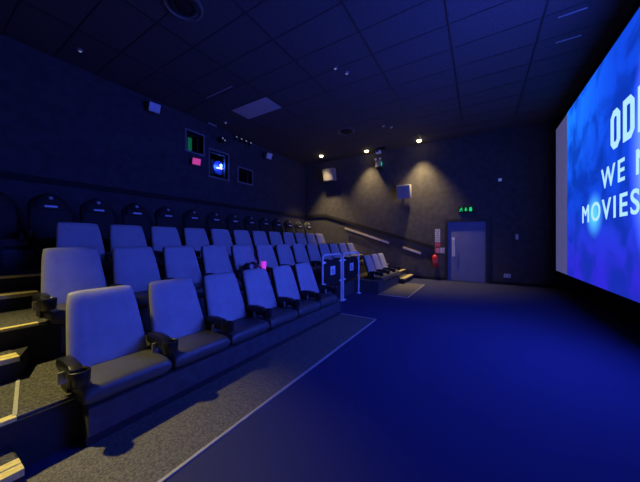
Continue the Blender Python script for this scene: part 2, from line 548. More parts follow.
# booth behind the ports
mb = MB()
mb.box((3.9, YB + 1.2, 2.6), (7.2, YB + 1.25, 5.0)).box((3.9, YB + T, 2.55), (7.2, YB + 1.25, 2.6)).box((3.9, YB + T, 5.0), (7.2, YB + 1.25, 5.05))
mb.box((3.85, YB + T, 2.55), (3.9, YB + 1.25, 5.05)).box((7.2, YB + T, 2.55), (7.25, YB + 1.25, 5.05))
struct(mb.build('wall_booth', M_matteblack, smooth=0), 'dark projection booth behind the ports', 'wall')
pj = thing('projector', 'cinema projector with glowing lens behind the largest port', 'projector', (5.68, YB + 0.62, 3.30))
MB().box((-0.30, -0.22, 0.30), (0.30, 0.5, 0.80), 0.02).build('projector_body', M_matteblack, pj)
MB().box((-0.12, -0.14, -0.695), (0.12, 0.4, 0.30), 0.01).build('pedestal', M_matteblack, pj)
MB().lathe([(0.23, 0), (0.23, 0.03), (0.215, 0.05), (0.18, 0.05)], 28, M=Matrix.Translation((-0.02, -0.222, 0.56)) @ Matrix.Rotation(R(90), 4, 'X')).build('lens_surround', M_glow_d, pj)
mb = MB()
random.seed(2)
for k in range(7):
    cx, cz = -0.11 + 0.035 * k, 0.53 + 0.012 * math.sin(k * 2.1) + 0.006 * k
    mb.lathe([(0.02, 0), (0.036 if k > 3 else 0.025, 0.008), (0.01, 0.015)], 12, M=Matrix.Translation((cx, -0.275, cz)) @ Matrix.Rotation(R(90), 4, 'X'))
mb.build('lens', M_glow_b, pj)
pl = bpy.data.lights.new('projector_light', 'POINT')
pl.energy = 14.0
pl.color = (0.05, 0.16, 1.0)
pl.shadow_soft_size = 0.05
plo = bpy.data.objects.new('projector_light', pl)
COL.objects.link(plo)
plo.location = (5.62, YB + 0.20, 3.90)
gl = MB().box((4.45, YB + 0.16, 4.06), (4.57, YB + 0.19, 4.44), 0.01).build('indicator_panel', M_portgreen)
tag(gl, 'dim green panel glowing inside the upper small port', 'indicator panel')

# ------------------------------------------------------------------ cinema screen
SY = -1.85
SX0, SX1, SZ0, SZ1 = 0.45, 9.85, 0.56, 4.57
IX0, IX1 = 1.55, 8.72
scr = thing('cinema_screen', 'huge cinema screen showing a blue slide with white lettering', 'screen', ((SX0 + SX1) / 2, SY, SZ0))
ox, oz = (SX0 + SX1) / 2, SZ0
MB().box((SX0 - ox, -0.03, 0), (SX1 - ox, 0, SZ1 - oz)).build('screen_cloth', M_margin, scr, 0)
mb = MB()
for lo, hi in (((SX0 - 0.12, -0.35, SZ0 - 0.12), (SX0, 0.03, SZ1 + 0.10)), ((SX1, -0.35, SZ0 - 0.12), (SX1 + 0.06, 0.03, SZ1 + 0.10)),
               ((SX0, -0.35, SZ0 - 0.12), (SX1, 0.03, SZ0)), ((SX0, -0.35, SZ1), (SX1, 0.03, SZ1 + 0.10))):
    mb.box((lo[0] - ox, lo[1], lo[2] - oz), (hi[0] - ox, hi[1], hi[2] - oz))
mb.build('masking_frame', M_screenwall, scr, 0)
for x in (1.2, 5.15, 9.1):
    MB().box((x - 0.05 - ox, -0.3, -oz), (x + 0.05 - ox, -0.2, -0.12)).build('support_leg', M_screenwall, scr, 0)
im = MB().box((IX0, 0.0, SZ0), (IX1, 0.006, SZ1)).build('projected_image', M_slide, scr, 0)
im.location = (-ox, 0, -oz)


def text_mesh(body, size, width=None, bold=0.0, spacing=1.0):
    cu = bpy.data.curves.new('lettering', 'FONT')
    cu.body = body
    cu.size = size
    cu.align_x = 'CENTER'
    cu.space_character = spacing
    cu.extrude = 0.002
    cu.bevel_depth = bold
    cu.bevel_resolution = 0
    o = bpy.data.objects.new('lettering', cu)
    COL.objects.link(o)
    dg = bpy.context.evaluated_depsgraph_get()
    me = bpy.data.meshes.new_from_object(o.evaluated_get(dg))
    bpy.data.objects.remove(o)
    bpy.data.curves.remove(cu)
    xs = [v.co.x for v in me.vertices]
    ys = [v.co.y for v in me.vertices]
    return me, min(xs), max(xs), min(ys), max(ys)


def put_text(body, xc, z0, h, width, bold, parent, spacing=1.0):
    me, x0, x1, y0, y1 = text_mesh(body, 1.0, bold=bold, spacing=spacing)
    for v in me.vertices:
        x = (v.co.x - (x0 + x1) / 2) / (x1 - x0) * width
        z = (v.co.y - y0) / (y1 - y0) * h
        v.co = Vector((xc - x - ox, 0.008 + (v.co.z > 0) * 0.004, z0 + z - oz))
    me.flip_normals()
    me.materials.clear()
    me.materials.append(M_letters)
    xs = sorted(v.co.x for v in me.vertices)          # one mesh per word
    gap = max((q - p, (p + q) / 2) for p, q in zip(xs, xs[1:]))[1]
    for keep in (1, -1):
        bm = bmesh.new()
        bm.from_mesh(me)
        bmesh.ops.delete(bm, geom=[v for v in bm.verts if (v.co.x - gap) * keep < 0], context='VERTS')
        m2 = bpy.data.meshes.new('lettering')
        bm.to_mesh(m2)
        bm.free()
        m2.materials.append(M_letters)
        o = bpy.data.objects.new('lettering', m2)
        COL.objects.link(o)
        o.parent = parent
    bpy.data.meshes.remove(me)


put_text('MOVIES BETTER', 5.09, 1.77, 0.36, 4.96, 0.014, scr, 1.25)
put_text('WE MAKE', 5.19, 2.31, 0.35, 2.76, 0.014, scr, 1.3)
# the big word: block capitals with clipped corners
def clipped(x0, x1, z0, z1, c):
    return [(x0 + c, z0), (x1 - c, z0), (x1, z0 + c), (x1, z1 - c), (x1 - c, z1), (x0 + c, z1), (x0, z1 - c), (x0, z0 + c)]
def ring(mb, outer, inner):
    n = len(outer)
    for i in range(n):
        j = (i + 1) % n
        mb.prism([outer[i], outer[j], inner[j], inner[i]], 1, 0.008, 0.014)
mb = MB()
LW, LP, LH, z0 = 0.33, 0.435, 0.62, 2.88
def lx(k, u):                      # u runs rightwards for someone facing the screen
    return 5.13 + 2.5 * LP - 0.05 - k * LP - u - ox
def P(k, pts):
    return [(lx(k, u), z0 - oz + v) for u, v in pts]
st = 0.105
for k, ch in enumerate('ODEON'):
    if ch == 'O':
        ring(mb, P(k, clipped(0, LW, 0, LH, 0.10)), P(k, clipped(st, LW - st, st, LH - st, 0.03)))
    elif ch == 'D':
        o_ = [(0, 0), (LW - 0.10, 0), (LW, 0.10), (LW, LH - 0.10), (LW - 0.10, LH), (0, LH)]
        i_ = [(st, st), (LW - st - 0.03, st), (LW - st, st + 0.03), (LW - st, LH - st - 0.03), (LW - st - 0.03, LH - st), (st, LH - st)]
        ring(mb, P(k, o_), P(k, i_))
    elif ch == 'E':
        for a in ([(0, 0), (st, 0), (st, LH), (0, LH)], [(st, 0), (LW, 0), (LW, st), (st, st)],
                  [(st, LH - st), (LW, LH - st), (LW, LH), (st, LH)], [(st, LH / 2 - st / 2), (LW - 0.06, LH / 2 - st / 2), (LW - 0.06, LH / 2 + st / 2), (st, LH / 2 + st / 2)]):
            mb.prism(P(k, a), 1, 0.008, 0.014)
    else:
        for a in ([(0, 0), (st, 0), (st, LH), (0, LH)], [(LW - st, 0), (LW, 0), (LW, LH), (LW - st, LH)],
                  [(st, LH), (st, LH - 0.2), (LW - st, 0.0), (LW - st, 0.2)]):
            mb.prism(P(k, a), 1, 0.008, 0.014)
mb.build('lettering', M_letters, scr, 0)

# ------------------------------------------------------------------ cinema seats
PITCH = 0.605


def edge(s, p=9.0, q=0.36):
    return max(0.0, 1 - abs(s) ** p) ** q


def back_fn(w0, w1, z0, z1, y0, y1, tf, tb, rnd=0.045, seams=(0.47,), arch=0.0):
    def f(u, v, side):
        t = (v + 1) / 2
        hw = (w0 + (w1 - w0) * t ** 1.3)
        corner = 1 - rnd * (abs(v) ** 6)          # round the outline corners
        cv = 1 - rnd * (abs(u) ** 6)
        x = hw * u * corner
        vv = (v * cv + 1) / 2
        z = z0 + (z1 - z0) * vv - arch * (u * u) * max(0, t - 0.55)
        ybase = y0 + (y1 - y0) * vv
        e = edge(u, 8) * edge(v, 10)
        g = 0.0
        for s in seams:
            g += 0.004 * math.exp(-((abs(u) - s) / 0.02) ** 2)
        if side > 0:
            d = tf * e * (1 + 0.10 * (1 - u * u)) - g * (e > 0.5)
            return Vector((x, ybase - d, z))
        return Vector((x, ybase + tb * e, z))
    return f


def cushion_fn(hw, y0, y1, z0, z1, drop=0.0):
    def f(u, v, side):
        x = hw * u * (1 - 0.02 * abs(v) ** 6)
        y = (y0 + y1) / 2 + (y1 - y0) / 2 * v * (1 - 0.02 * abs(u) ** 6)
        zm = (z0 + z1) / 2
        e = edge(u, 12, .3) * edge(v, 9, .42)
        tilt = -drop * (v + 1) / 2
        if side > 0:
            return Vector((x, y, zm + (z1 - zm) * e * (1 + 0.12 * (1 - u * u)) + tilt))
        return Vector((x, y, zm - (zm - z0) * e))
    return f


def add_arm(x, root, m=M_black, z=0.0):
    """padded arm with a cup holder at its front end; child of the seat"""
    mb = MB()
    prof = [(.055, .205), (.10, .190), (.22, .185), (.36, .215), (.375, .26), (.34, .292), (.22, .300), (.11, .290), (.055, .268)]
    mb.prism(prof, 0, x - .036, x + .036, bevel=.012)
    a = mb.build('armrest', m, root)
    MB().lathe([(.034, .165), (.052, .172), (.060, .19), (.062, .262), (.060, .272), (.052, .275), (.045, .268), (.041, .19), (.01, .188)], 22, (x, .025, 0)).build('cup_holder', m, a)
    MB().hexa([(x - .016, .20, .0), (x + .016, .20, .0), (x + .016, .33, .0), (x - .016, .33, .0),
               (x - .016, .20, .2), (x + .016, .20, .2), (x + .016, .34, .21), (x - .016, .34, .21)], 0.004).build('arm_bracket', M_shell, root)
    MB().box((x - .066, .195, .150), (x - .016, .203, .232), 0.002).build('bracket_plate', M_plate, root)
    return a


def make_seat(label):
    root = thing('cinema_chair', label, 'seat')
    MB().box((-.22, .02, 0), (.22, .36, .022), 0.004).build('base', M_shell, root)
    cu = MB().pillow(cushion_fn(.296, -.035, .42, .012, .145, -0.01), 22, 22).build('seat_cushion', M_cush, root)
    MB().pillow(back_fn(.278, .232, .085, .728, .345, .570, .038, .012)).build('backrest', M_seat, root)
    MB().pillow(back_fn(.273, .222, .095, .718, .375, .598, .0, .045, seams=())).build('back_shell', M_shell, root)
    add_arm(-PITCH / 2, root)
    return root


ORD = ['first', 'second', 'third', 'fourth', 'fifth', 'sixth', 'seventh', 'eighth', 'ninth', 'tenth', 'eleventh', 'twelfth', 'thirteenth', 'fourteenth']
proto = make_seat('x')
proto_end = None
first = True


def place_seat(x, y, z, label, group, end=False):
    global first
    if first:
        o = proto
        first = False
    else:
        o = copy_tree(BASE)
    o.location = (x, y, z - LEDGE)
    tag(o, label, 'seat', group)
    return o


BASE = proto
pitch2 = 0.611
seat_ends = []
for k in range(6):
    o = place_seat(0.64 + PITCH * (k + .5), FY[0], TZ[0], 'grey padded cinema seat in the front row, %s' %
                   ('nearest the left aisle' if k == 0 else 'last before the wheelchair rails' if k == 5 else ORD[k] + ' from the left aisle'), 'front row seats by the near aisle')
    if k == 5:
        seat_ends.append(o)
for k in range(3):
    o = place_seat(6.98 + 0.605 * (k + .5), FY[0] + 0.02, TZ[0], 'grey cinema seat in the short front block beyond the rails, ' +
                   ['nearest the rails', 'middle of its three', 'nearest the far aisle'][k], 'front seats beyond the wheelchair rails')
    if k == 2:
        seat_ends.append(o)
for k in range(13):
    o = place_seat(0.72 + pitch2 * (k + .5), FY[1], TZ[1], 'grey padded cinema seat in the second row, %s' %
                   ('nearest the left aisle' if k == 0 else 'last one by the far aisle' if k == 12 else ORD[k] + ' from the left aisle'), 'second row seats')
    if k == 12:
        seat_ends.append(o)
for k in range(12):
    o = place_seat(1.08 + 0.605 * (k + .5), FY[2], TZ[2], 'grey padded cinema seat in the third row, %s' %
                   ('nearest the left aisle' if k == 0 else 'last one by the far aisle' if k == 11 else ORD[k] + ' from the left'), 'third row seats')
    if k == 11:
        seat_ends.append(o)
for o in seat_ends:
    add_arm(PITCH / 2, o)

# back row: taller black seats with a pale label on the headrest
def make_tall(label):
    root = thing('tall_cinema_chair', label, 'seat')
    MB().box((-.22, .02, 0), (.22, .36, .022), 0.004).build('base', M_matteblack, root)
    MB().pillow(cushion_fn(.296, -.03, .42, .012, .15, -0.01), 22, 22).build('seat_cushion', M_leather, root)
    MB().pillow(back_fn(.27, .245, .08, .89, .34, .585, .04, .05, rnd=.07, seams=(), arch=.25)).build('backrest', M_leather, root)
    h = MB().pillow(back_fn(.20, .15, .63, .915, .480, .575, .042, .03, rnd=.12, seams=(), arch=.30), 18, 18).build('headrest', M_leather, root)
    MB().hexa([(-.075, .444, .668), (.075, .444, .668), (.075, .480, .668), (-.075, .480, .668),
               (-.075, .448, .700), (.075, .448, .700), (.075, .484, .700), (-.075, .484, .700)], .002).build('headrest_label', M_tag, h, 0)
    MB().lathe([(.026, 0), (.028, .010), (.02, .016)], 16, M=Matrix.Translation((0, .476, .820)) @ Matrix.Rotation(R(70), 4, 'X')).build('headrest_emblem', M_plate, h)
    add_arm(-0.314, root)
    return root


tall = make_tall('x')
NT = 14
for k in range(NT):
    o = tall if k == 0 else copy_tree(tall)
    o.location = (0.687 + 0.628 * k, FY[3], TZ[3] - LEDGE)
    tag(o, 'tall black cinema seat in the back row, %s' % ('nearest the left aisle' if k == 0 else 'lit warm beside the far wall' if k == NT - 1 else ORD[k] + ' from the left'),
        'seat', 'black back row seats')
add_arm(0.314, o)

# ------------------------------------------------------------------ aisle steps with nosings
def step(name, label, x0, x1, y0, z0, z1, y1, skew=0.0, side=1, group='near aisle half steps'):
    t = thing(name, label, 'step', (x0, y0, z0), 0, group)
    L_, D_, H_ = x1 - x0, y1 - y0, z1 - z0
    MB().hexa([(0, 0, 0), (L_, 0, 0), (L_ + skew, D_, 0), (0, D_, 0), (0, 0, H_ - .004), (L_, 0, H_ - .004), (L_ + skew, D_, H_ - .004), (0, D_, H_ - .004)]).build('step_body', M_riserdark, t, 0)
    MB().box((0.01, .13, H_ - .004), (L_ - .01, D_, H_ + .001)).build('tread', M_tread, t, 0)
    mb = MB().box((0, -.006, H_ - .035), (L_, .056, H_ + .004), 0.002).box((0, .066, H_ - .004), (L_, .125, H_ + .004), 0.002)
    mb.build('nosing', M_nose, t, 0)
    return t


step('aisle_step', 'yellow-edged half step at the foot of the near aisle', XL, 0.36, 2.10, 0.0, .17, 2.385)
step('aisle_step', 'yellow-edged half step beside the second row, near aisle', XL, 0.50, 3.06, TZ[0], TZ[0] + .17, 3.335, 0.10)
step('aisle_step', 'yellow-edged half step beside the third row, near aisle', XL, 0.82, 4.15, TZ[1], TZ[1] + .17, 4.415)
def nosing(label, x0, x1, y, z, m=M_nose, group='near aisle nosings'):
    o = MB().box((x0, -.010, -.028), (x1, .050, .005), 0.002).build('nosing_strip', m, None, 0, (0, y, z))
    tag(o, label, 'step edging', group)
    return o
nosing('yellow nosing on the first landing edge of the near aisle', XL, 0.38, 2.40, TZ[0])
nosing('yellow nosing on the second landing edge of the near aisle', XL, 0.66, FY[1], TZ[1])
nosing('yellow nosing on the third landing edge of the near aisle', XL, 0.92, FY[2], TZ[2])
nosing('dim nosing on the top landing edge of the near aisle', XL, 0.72, FY[3], TZ[3])
G2 = 'far aisle half steps'
step('aisle_step', 'lowest yellow-edged half step of the far aisle by the wall', 8.62, 9.95, 2.10, 0.0, .17, 2.41, group=G2)
step('aisle_step', 'yellow-edged half step of the far aisle beside the second row', 8.84, XR - .02, 3.06, TZ[0], TZ[0] + .17, 3.345, group=G2)
step('aisle_step', 'yellow-edged half step of the far aisle beside the third row', 8.84, XR - .02, 4.15, TZ[1], TZ[1] + .17, 4.425, group=G2)
G3 = 'far aisle nosings'
nosing('pale nosing on the first landing edge of the far aisle', 8.82, XR - .02, 2.42, TZ[0], M_nose, G3)
nosing('yellow nosing on the second landing edge of the far aisle', 8.80, XR - .02, FY[1], TZ[1], M_nose, G3)
nosing('yellow nosing on the third landing edge of the far aisle', 8.80, XR - .02, FY[2], TZ[2], M_nose, G3)

# ------------------------------------------------------------------ wheelchair bay rails
def bay_rail(x0, x1, label):
    y, hgt, r = 0.0, 1.10, 0.022
    t = thing('guard_rail', label, 'guard rail', ((x0 + x1) / 2, 2.78, 0), 0, 'guard rails of the wheelchair bay')
    a = (x1 - x0) / 2
    pts = [(-a, 0, 0.01)]
    pts.append((-a, 0, hgt - .09))
    for q in range(1, 6):
        th = R(180 - 18 * q)
        pts.append((-a + .09 + .09 * math.cos(th), 0, hgt - .09 + .09 * math.sin(th)))
    for q in range(0, 6):
        th = R(90 - 18 * q)
        pts.append((a - .09 + .09 * math.cos(th), 0, hgt - .09 + .09 * math.sin(th)))
    pts.append((a, 0, 0.01))
    MB().tube(pts, r, 14).build('tube_frame', M_steel, t)
    for s in (-1, 1):
        MB().lathe([(.075, 0), (.075, .008), (.03, .012), (.028, .03), (.024, .03)], 22, (s * a, 0, 0)).build('foot_flange', M_steel, t)
    c = .10
    x_, z0_, z1_ = a - .06, .44, .99
    poly = [(-x_ + c, z0_), (x_ - c, z0_), (x_, z0_ + c), (x_, z1_ - c), (x_ - c, z1_), (-x_ + c, z1_), (-x_, z1_ - c), (-x_, z0_ + c)]
    MB().prism(poly, 1, -.008, .008, bevel=.002).build('infill_panel', M_matteblack, t, 0)
    for s in (-1, 1):
        for zz in (z0_ + .045, z1_ - .045):
            mb = MB().prism([(s * (a - .015), zz - .03), (s * (a - .015), zz + .03), (s * (a - .12), zz + .012), (s * (a - .12), zz - .012)], 1, -.016, .010)
            mb.build('panel_clip', M_steel, t, 0)
    sg = MB().box((-.105, -.0125, .655), (.105, -.008, .845), .001).build('access_sign', M_tag, t, 0)
    mb = MB()
    yb, yf = -.0145, -.0125
    def pr(poly):
        mb.prism([(u, v + .75) for u, v in poly], 1, yb, yf)
    pr([(-.012 + .012 * math.cos(q), .062 + .012 * math.sin(q)) for q in [i * math.pi / 5 for i in range(10)]])
    pr([(-.02, .045), (-.004, .045), (.0, -.005), (-.016, -.005)])
    pr([(-.008, .03), (.028, .02), (.028, .010), (-.008, .018)])
    pr([(-.016, -.005), (.034, -.005), (.034, -.017), (-.016, -.017)])
    pr([(.024, -.012), (.036, -.012), (.050, -.055), (.040, -.058)])
    for i in range(14):
        a0, a1 = R(110 + 17 * i), R(110 + 17 * (i + 1))
        pr([(-.008 + .040 * math.cos(a0), -.028 + .040 * math.sin(a0)), (-.008 + .040 * math.cos(a1), -.028 + .040 * math.sin(a1)),
            (-.008 + .029 * math.cos(a1), -.028 + .029 * math.sin(a1)), (-.008 + .029 * math.cos(a0), -.028 + .029 * math.sin(a0))])
    mb.build('wheelchair_symbol', M_signink, sg, 0)
    return t


bay_rail(4.62, 5.47, 'tubular guard rail with wheelchair sign, nearer the front row seats')
bay_rail(5.57, 6.50, 'tubular guard rail with wheelchair sign, nearer the far aisle')

# ------------------------------------------------------------------ bag and cup on the second row
SZ_ = TZ[1] - LEDGE + 0.165
bag = thing('patterned_bag', 'dark bag with pale flower print lying on a second-row seat', 'bag', (3.43, FY[1] + .24, SZ_ - .014))
def bagf(u, v, side):
    e = edge(u, 5, .45) * edge(v, 4, .4)
    x = .185 * u * (1 - .12 * v)
    z = .125 + .125 * v * (1 - .25 * u * u) + .018 * math.sin(7 * u)
    y = -side * .085 * e
    return Vector((x, y, max(0.002, z)))
MB().pillow(bagf, 20, 16).build('bag_body', M_bag, bag)
mb = MB()
for (cx, cz, s) in ((-.09, .19, .05), (-.075, .11, .045), (.075, .13, .034), (.0, .085, .028), (.11, .20, .026)):
    for k in range(5):
        a = 2 * math.pi * k / 5 + cx * 9
        mb.prism([(cx + s * .25 * math.cos(a - .6), cz + s * .25 * math.sin(a - .6)), (cx + s * .8 * math.cos(a - .35), cz + s * .8 * math.sin(a - .35)),
                  (cx + s * math.cos(a), cz + s * math.sin(a)), (cx + s * .8 * math.cos(a + .35), cz + s * .8 * math.sin(a + .35)), (cx + s * .25 * math.cos(a + .6), cz + s * .25 * math.sin(a + .6))],
                 1, -.096, -.070)
mb.build('flower_print', M_flower, bag, 0)
MB().tube([(.06, 0, .225), (.065, -.01, .27), (.085, -.015, .30), (.105, -.01, .27), (.115, 0, .215)], .009, 8).build('bag_handle', M_flower, bag)
cup = thing('drink_cup', 'bright pink drink cup standing beside the dark patterned bag', 'cup', (3.60, FY[1] + .10, SZ_ - .004))
MB().lathe([(.030, 0), (.034, .004), (.044, .235), (.046, .24), (.042, .24), (.036, .22)], 24).build('cup_body', M_cup_glow, cup)
MB().lathe([(.047, .236), (.047, .25), (.038, .258)], 24).build('cup_lid', M_cup_glow, cup)

# ------------------------------------------------------------------ wall things on the far wall
def speaker(name, label, loc, rz, tilt, wd, hg, dp, group, face=None, side=None):
    """loc is the point on the wall behind the box; the front faces local -Y"""
    t = thing(name, label, 'speaker', loc, rz, group)
    Mx = Matrix.Translation((0, -.10, 0)) @ Matrix.Rotation(R(tilt), 4, 'X')
    MB().hexa([(-wd / 2, -dp * .85, -hg / 2), (wd / 2, -dp * .85, -hg / 2), (wd / 2, 0, -hg / 2), (-wd / 2, 0, -hg / 2),
               (-wd / 2, -dp, hg / 2), (wd / 2, -dp, hg / 2), (wd / 2, 0, hg / 2), (-wd / 2, 0, hg / 2)], .012, 2, Mx).build('cabinet', side or M_spk, t)
    MB().hexa([(-wd * .46, -dp * .85 - .022, -hg * .46), (wd * .46, -dp * .85 - .022, -hg * .46), (wd * .46, -dp * .85, -hg * .46), (-wd * .46, -dp * .85, -hg * .46),
               (-wd * .46, -dp - .016, hg * .46), (wd * .46, -dp - .016, hg * .46), (wd * .46, -dp + .006, hg * .46), (-wd * .46, -dp + .006, hg * .46)], .006, 2, Mx).build('grille', face or M_grille, t)
    mb = MB().box((-.06, -.02, -.09), (.06, 0, .09), .004).box((-.03, -.13, -.03), (.03, -.01, .03), .004)
    mb.build('wall_bracket', M_matteblack, t, 0)
    return t


G = 'far wall speakers'
speaker('wall_speaker', 'pale box speaker high on far wall, nearest the back corner', (XR, 5.62, 4.32), R(-90), 8, .50, .52, .34, G, M_grille, M_grille)
speaker('wall_speaker', 'pale box speaker on the far wall toward the exit door', (XR, 2.42, 3.26), R(-90), 8, .48, .50, .34, G, M_grille, M_grille)
G = 'back wall speakers'
speaker('wall_speaker', 'small blue-lit speaker high on back wall at left', (3.36, YB, 4.74), R(-8), 18, .26, .22, .20, G, M_tag, M_spk)
speaker('wall_speaker', 'small blue-lit speaker on back wall near far corner', (7.45, YB, 4.69), R(-8), 18, .26, .22, .20, G, M_tag, M_spk)
speaker('wall_unit', 'small box with an added pink glow below the upper projection port', (4.52, YB, 3.69), R(-10), 10, .24, .19, .10, None, M_glow_p, M_spk)['category'] = 'wall unit'


def handrail(label, y0, y1, group='far wall handrails'):
    z = lambda y: 1.96 + (y - 4.95) * .322
    t = thing('handrail', label, 'handrail', (XR, (y0 + y1) / 2, 0), 0, group)
    yc = (y0 + y1) / 2
    def P_(xx, y, dz):
        return (xx, y - yc, z(y) + dz)
    MB().hexa([P_(-.13, y0, -.06), P_(-.09, y0, -.06), P_(-.09, y1, -.06), P_(-.13, y1, -.06),
               P_(-.13, y0, .0), P_(-.09, y0, .0), P_(-.09, y1, .0), P_(-.13, y1, .0)], .008, 2).build('rail', M_rail, t)
    MB().hexa([P_(-.14, y0 + .01, .0), P_(-.08, y0 + .01, .0), P_(-.08, y1 - .01, .0), P_(-.14, y1 - .01, .0),
               P_(-.14, y0 + .01, .022), P_(-.08, y0 + .01, .022), P_(-.08, y1 - .01, .022), P_(-.14, y1 - .01, .022)], .006, 2).build('rail_cap', M_nose, t)
    MB().hexa([P_(-.02, y0, -.10), P_(0, y0, -.10), P_(0, y1, -.10), P_(-.02, y1, -.10),
               P_(-.02, y0, -.02), P_(0, y0, -.02), P_(0, y1, -.02), P_(-.02, y1, -.02)]).build('backing_board', M_matteblack, t, 0)
    n = 3 if y1 - y0 > 1 else 2
    for k in range(n):
        yy = y0 + (y1 - y0) * (k + .5) / n - yc
        zz = z(yy + yc)
        MB().box((-.11, yy - .018, zz - .055), (-.012, yy + .018, zz - .02), .004).build('rail_bracket', M_white, t, 0)


handrail('long sloping pale handrail on the far wall', 3.04, 4.95)
handrail('short sloping pale handrail nearest the fire extinguisher', 1.85, 2.50)

# fire extinguisher and signs
ex = thing('fire_extinguisher', 'red fire extinguisher hung on far wall beside the door', 'fire extinguisher', (XR, 1.33, .47))
Mx = Matrix.Translation((-.12, 0, 0)) @ Matrix.Rotation(R(-7), 4, 'X') @ Matrix.Diagonal((1.15, 1.15, 1.0, 1.0))
MB().lathe([(.06, 0), (.082, .01), (.085, .03), (.085, .34), (.075, .39), (.04, .425), (.022, .44), (.022, .46)], 24, M=Mx).build('cylinder_body', M_red, ex)
MB().box((-.018, -.02, .45), (.018, .02, .49), .004, M=Mx).box((-.012, -.10, .485), (.012, .03, .50), .003, M=Mx).build('valve', M_black, ex)
MB().tube([Mx @ Vector(p) for p in ((0, .02, .47), (0, .07, .46), (-.01, .11, .38), (-.01, .115, .24), (-.01, .105, .12))], .012, 10).build('hose', M_black, ex)
MB().lathe([(.0865, .15), (.0865, .25)], 24, M=Mx).build('body_label', M_signred, ex)
MB().box((-.045, -.03, .26), (0, .03, .34), .003).build('hanging_bracket', M_matteblack, ex, 0)

sg = thing('safety_sign', 'tall narrow white and red safety sign above the extinguisher', 'sign', (XR, 1.30, 0))
MB().box((-.008, -.085, 1.36), (0, .085, 1.83), .002).build('white_panel', M_signwhite, sg, 0)
MB().box((-.008, -.085, 1.20), (0, .085, 1.345), .002).build('red_panel', M_signred, sg, 0)
mb = MB()
for z in (1.42, 1.50, 1.58, 1.72, 1.78):
    for q in range(3):
        a = -.065 + q * .045
        mb.box((-.0095, a, z), (-.008, a + .035 - .008 * ((q + int(z * 100)) % 2), z + .022))
mb.box((-.0095, -.02, 1.64), (-.008, .02, 1.69))
mb.build('sign_print', M_signink, sg, 0)
s2 = thing('instruction_sign', 'pale pink and red sign just above the extinguisher', 'sign', (XR, 1.30, 0))
MB().box((-.007, -.085, .96), (0, .085, 1.16), .002).build('sign_panel', M_signred, s2, 0)
mb = MB()
for q in range(4):
    mb.box((-.0085, -.065, .985 + .04 * q), (-.007, .06 - .02 * (q % 2), 1.003 + .04 * q))
mb.build('sign_print', M_signwhite, s2, 0)
s3 = thing('notice_card', 'small white notice card between extinguisher and door', 'sign', (XR, 1.125, 0))
MB().box((-.006, -.085, .97), (0, .085, 1.16), .002).build('card', M_white, s3, 0)
mb = MB()
for q in range(4):
    mb.box((-.0072, -.06, 1.0 + .035 * q), (-.006, .05 - .015 * (q % 3), 1.012 + .035 * q))
mb.build('card_print', M_spk, s3, 0)

# exit sign above the door
es = thing('exit_sign', 'green glowing exit sign with running figure above the door', 'sign', (XR, .41, 2.38))
MB().box((-.05, -.23, 0), (0, .23, .19), .006).build('sign_box', M_matteblack, es, 0)
mb = MB()
def gp(poly):      # u to the right for the viewer (that is -Y)
    mb.prism([(-u, v) for u, v in poly], 0, -.054, -.05)
gp([(-.125 + .017 * math.cos(i * math.pi / 5), .152 + .017 * math.sin(i * math.pi / 5)) for i in range(10)])
gp([(-.155, .135), (-.125, .135), (-.135, .075), (-.165, .08)])
gp([(-.145, .13), (-.10, .105), (-.085, .118), (-.09, .125), (-.102, .118), (-.13, .14)])
gp([(-.155, .13), (-.195, .115), (-.19, .09), (-.18, .092), (-.18, .108), (-.155, .115)])
gp([(-.145, .085), (-.115, .07), (-.12, .03), (-.105, .03), (-.10, .08), (-.13, .095)])
gp([(-.165, .085), (-.18, .05), (-.21, .04), (-.205, .028), (-.17, .036), (-.145, .08)])
gp([(-.02, .16), (.02, .16), (.02, .09), (.05, .09), (0, .03), (-.05, .09), (-.02, .09)])
gp([(.10, .03), (.18, .03), (.18, .16), (.10, .16)])
mb.build('sign_symbols', M_glow_g, es, 0)

# emergency light and ceiling camera near the middle downlight
el = thing('emergency_light', 'emergency light with green glow high on the far wall', 'emergency light', (XR, 3.42, 4.36))
MB().box((-.22, -.08, 0), (0, .12, .24), .01).build('housing', M_grille, el)
MB().box((-.23, -.09, -.05), (0, .13, 0), .004).build('bottom_tray', M_matteblack, el, 0)
for yy in (-.06, .11):
    MB().lathe([(.02, 0), (.045, .03), (.05, .07), (.04, .072)], 16, M=Matrix.Translation((-.17, yy, .27)) @ Matrix.Rotation(R(-70), 4, 'Y')).build('lamp_head', M_tag, el)
MB().box((-.17, -.09, .06), (-.05, -.078, .17), .003).build('green_panel', M_glow_g, el, 0)['label'] = 'green lit panel'
cc = thing('ceiling_camera', 'small camera on black ceiling bracket beside the middle downlight', 'camera', (9.80, 3.34, H))
MB().box((-.06, -.25, -.035), (.06, .05, 0), .005).build('ceiling_bracket', M_matteblack, cc, 0)
MB().box((-.02, -.02, -.10), (.02, .02, -.03), .003).build('stem', M_matteblack, cc, 0)
MB().box((-.10, -.06, -.19), (.10, .12, -.09), .015).build('camera_body', M_tag, cc)
MB().lathe([(.035, 0), (.035, .03), (.02, .031)], 16, M=Matrix.Translation((-.10, .03, -.14)) @ Matrix.Rotation(R(-90), 4, 'Y')).build('camera_lens', M_black, cc)

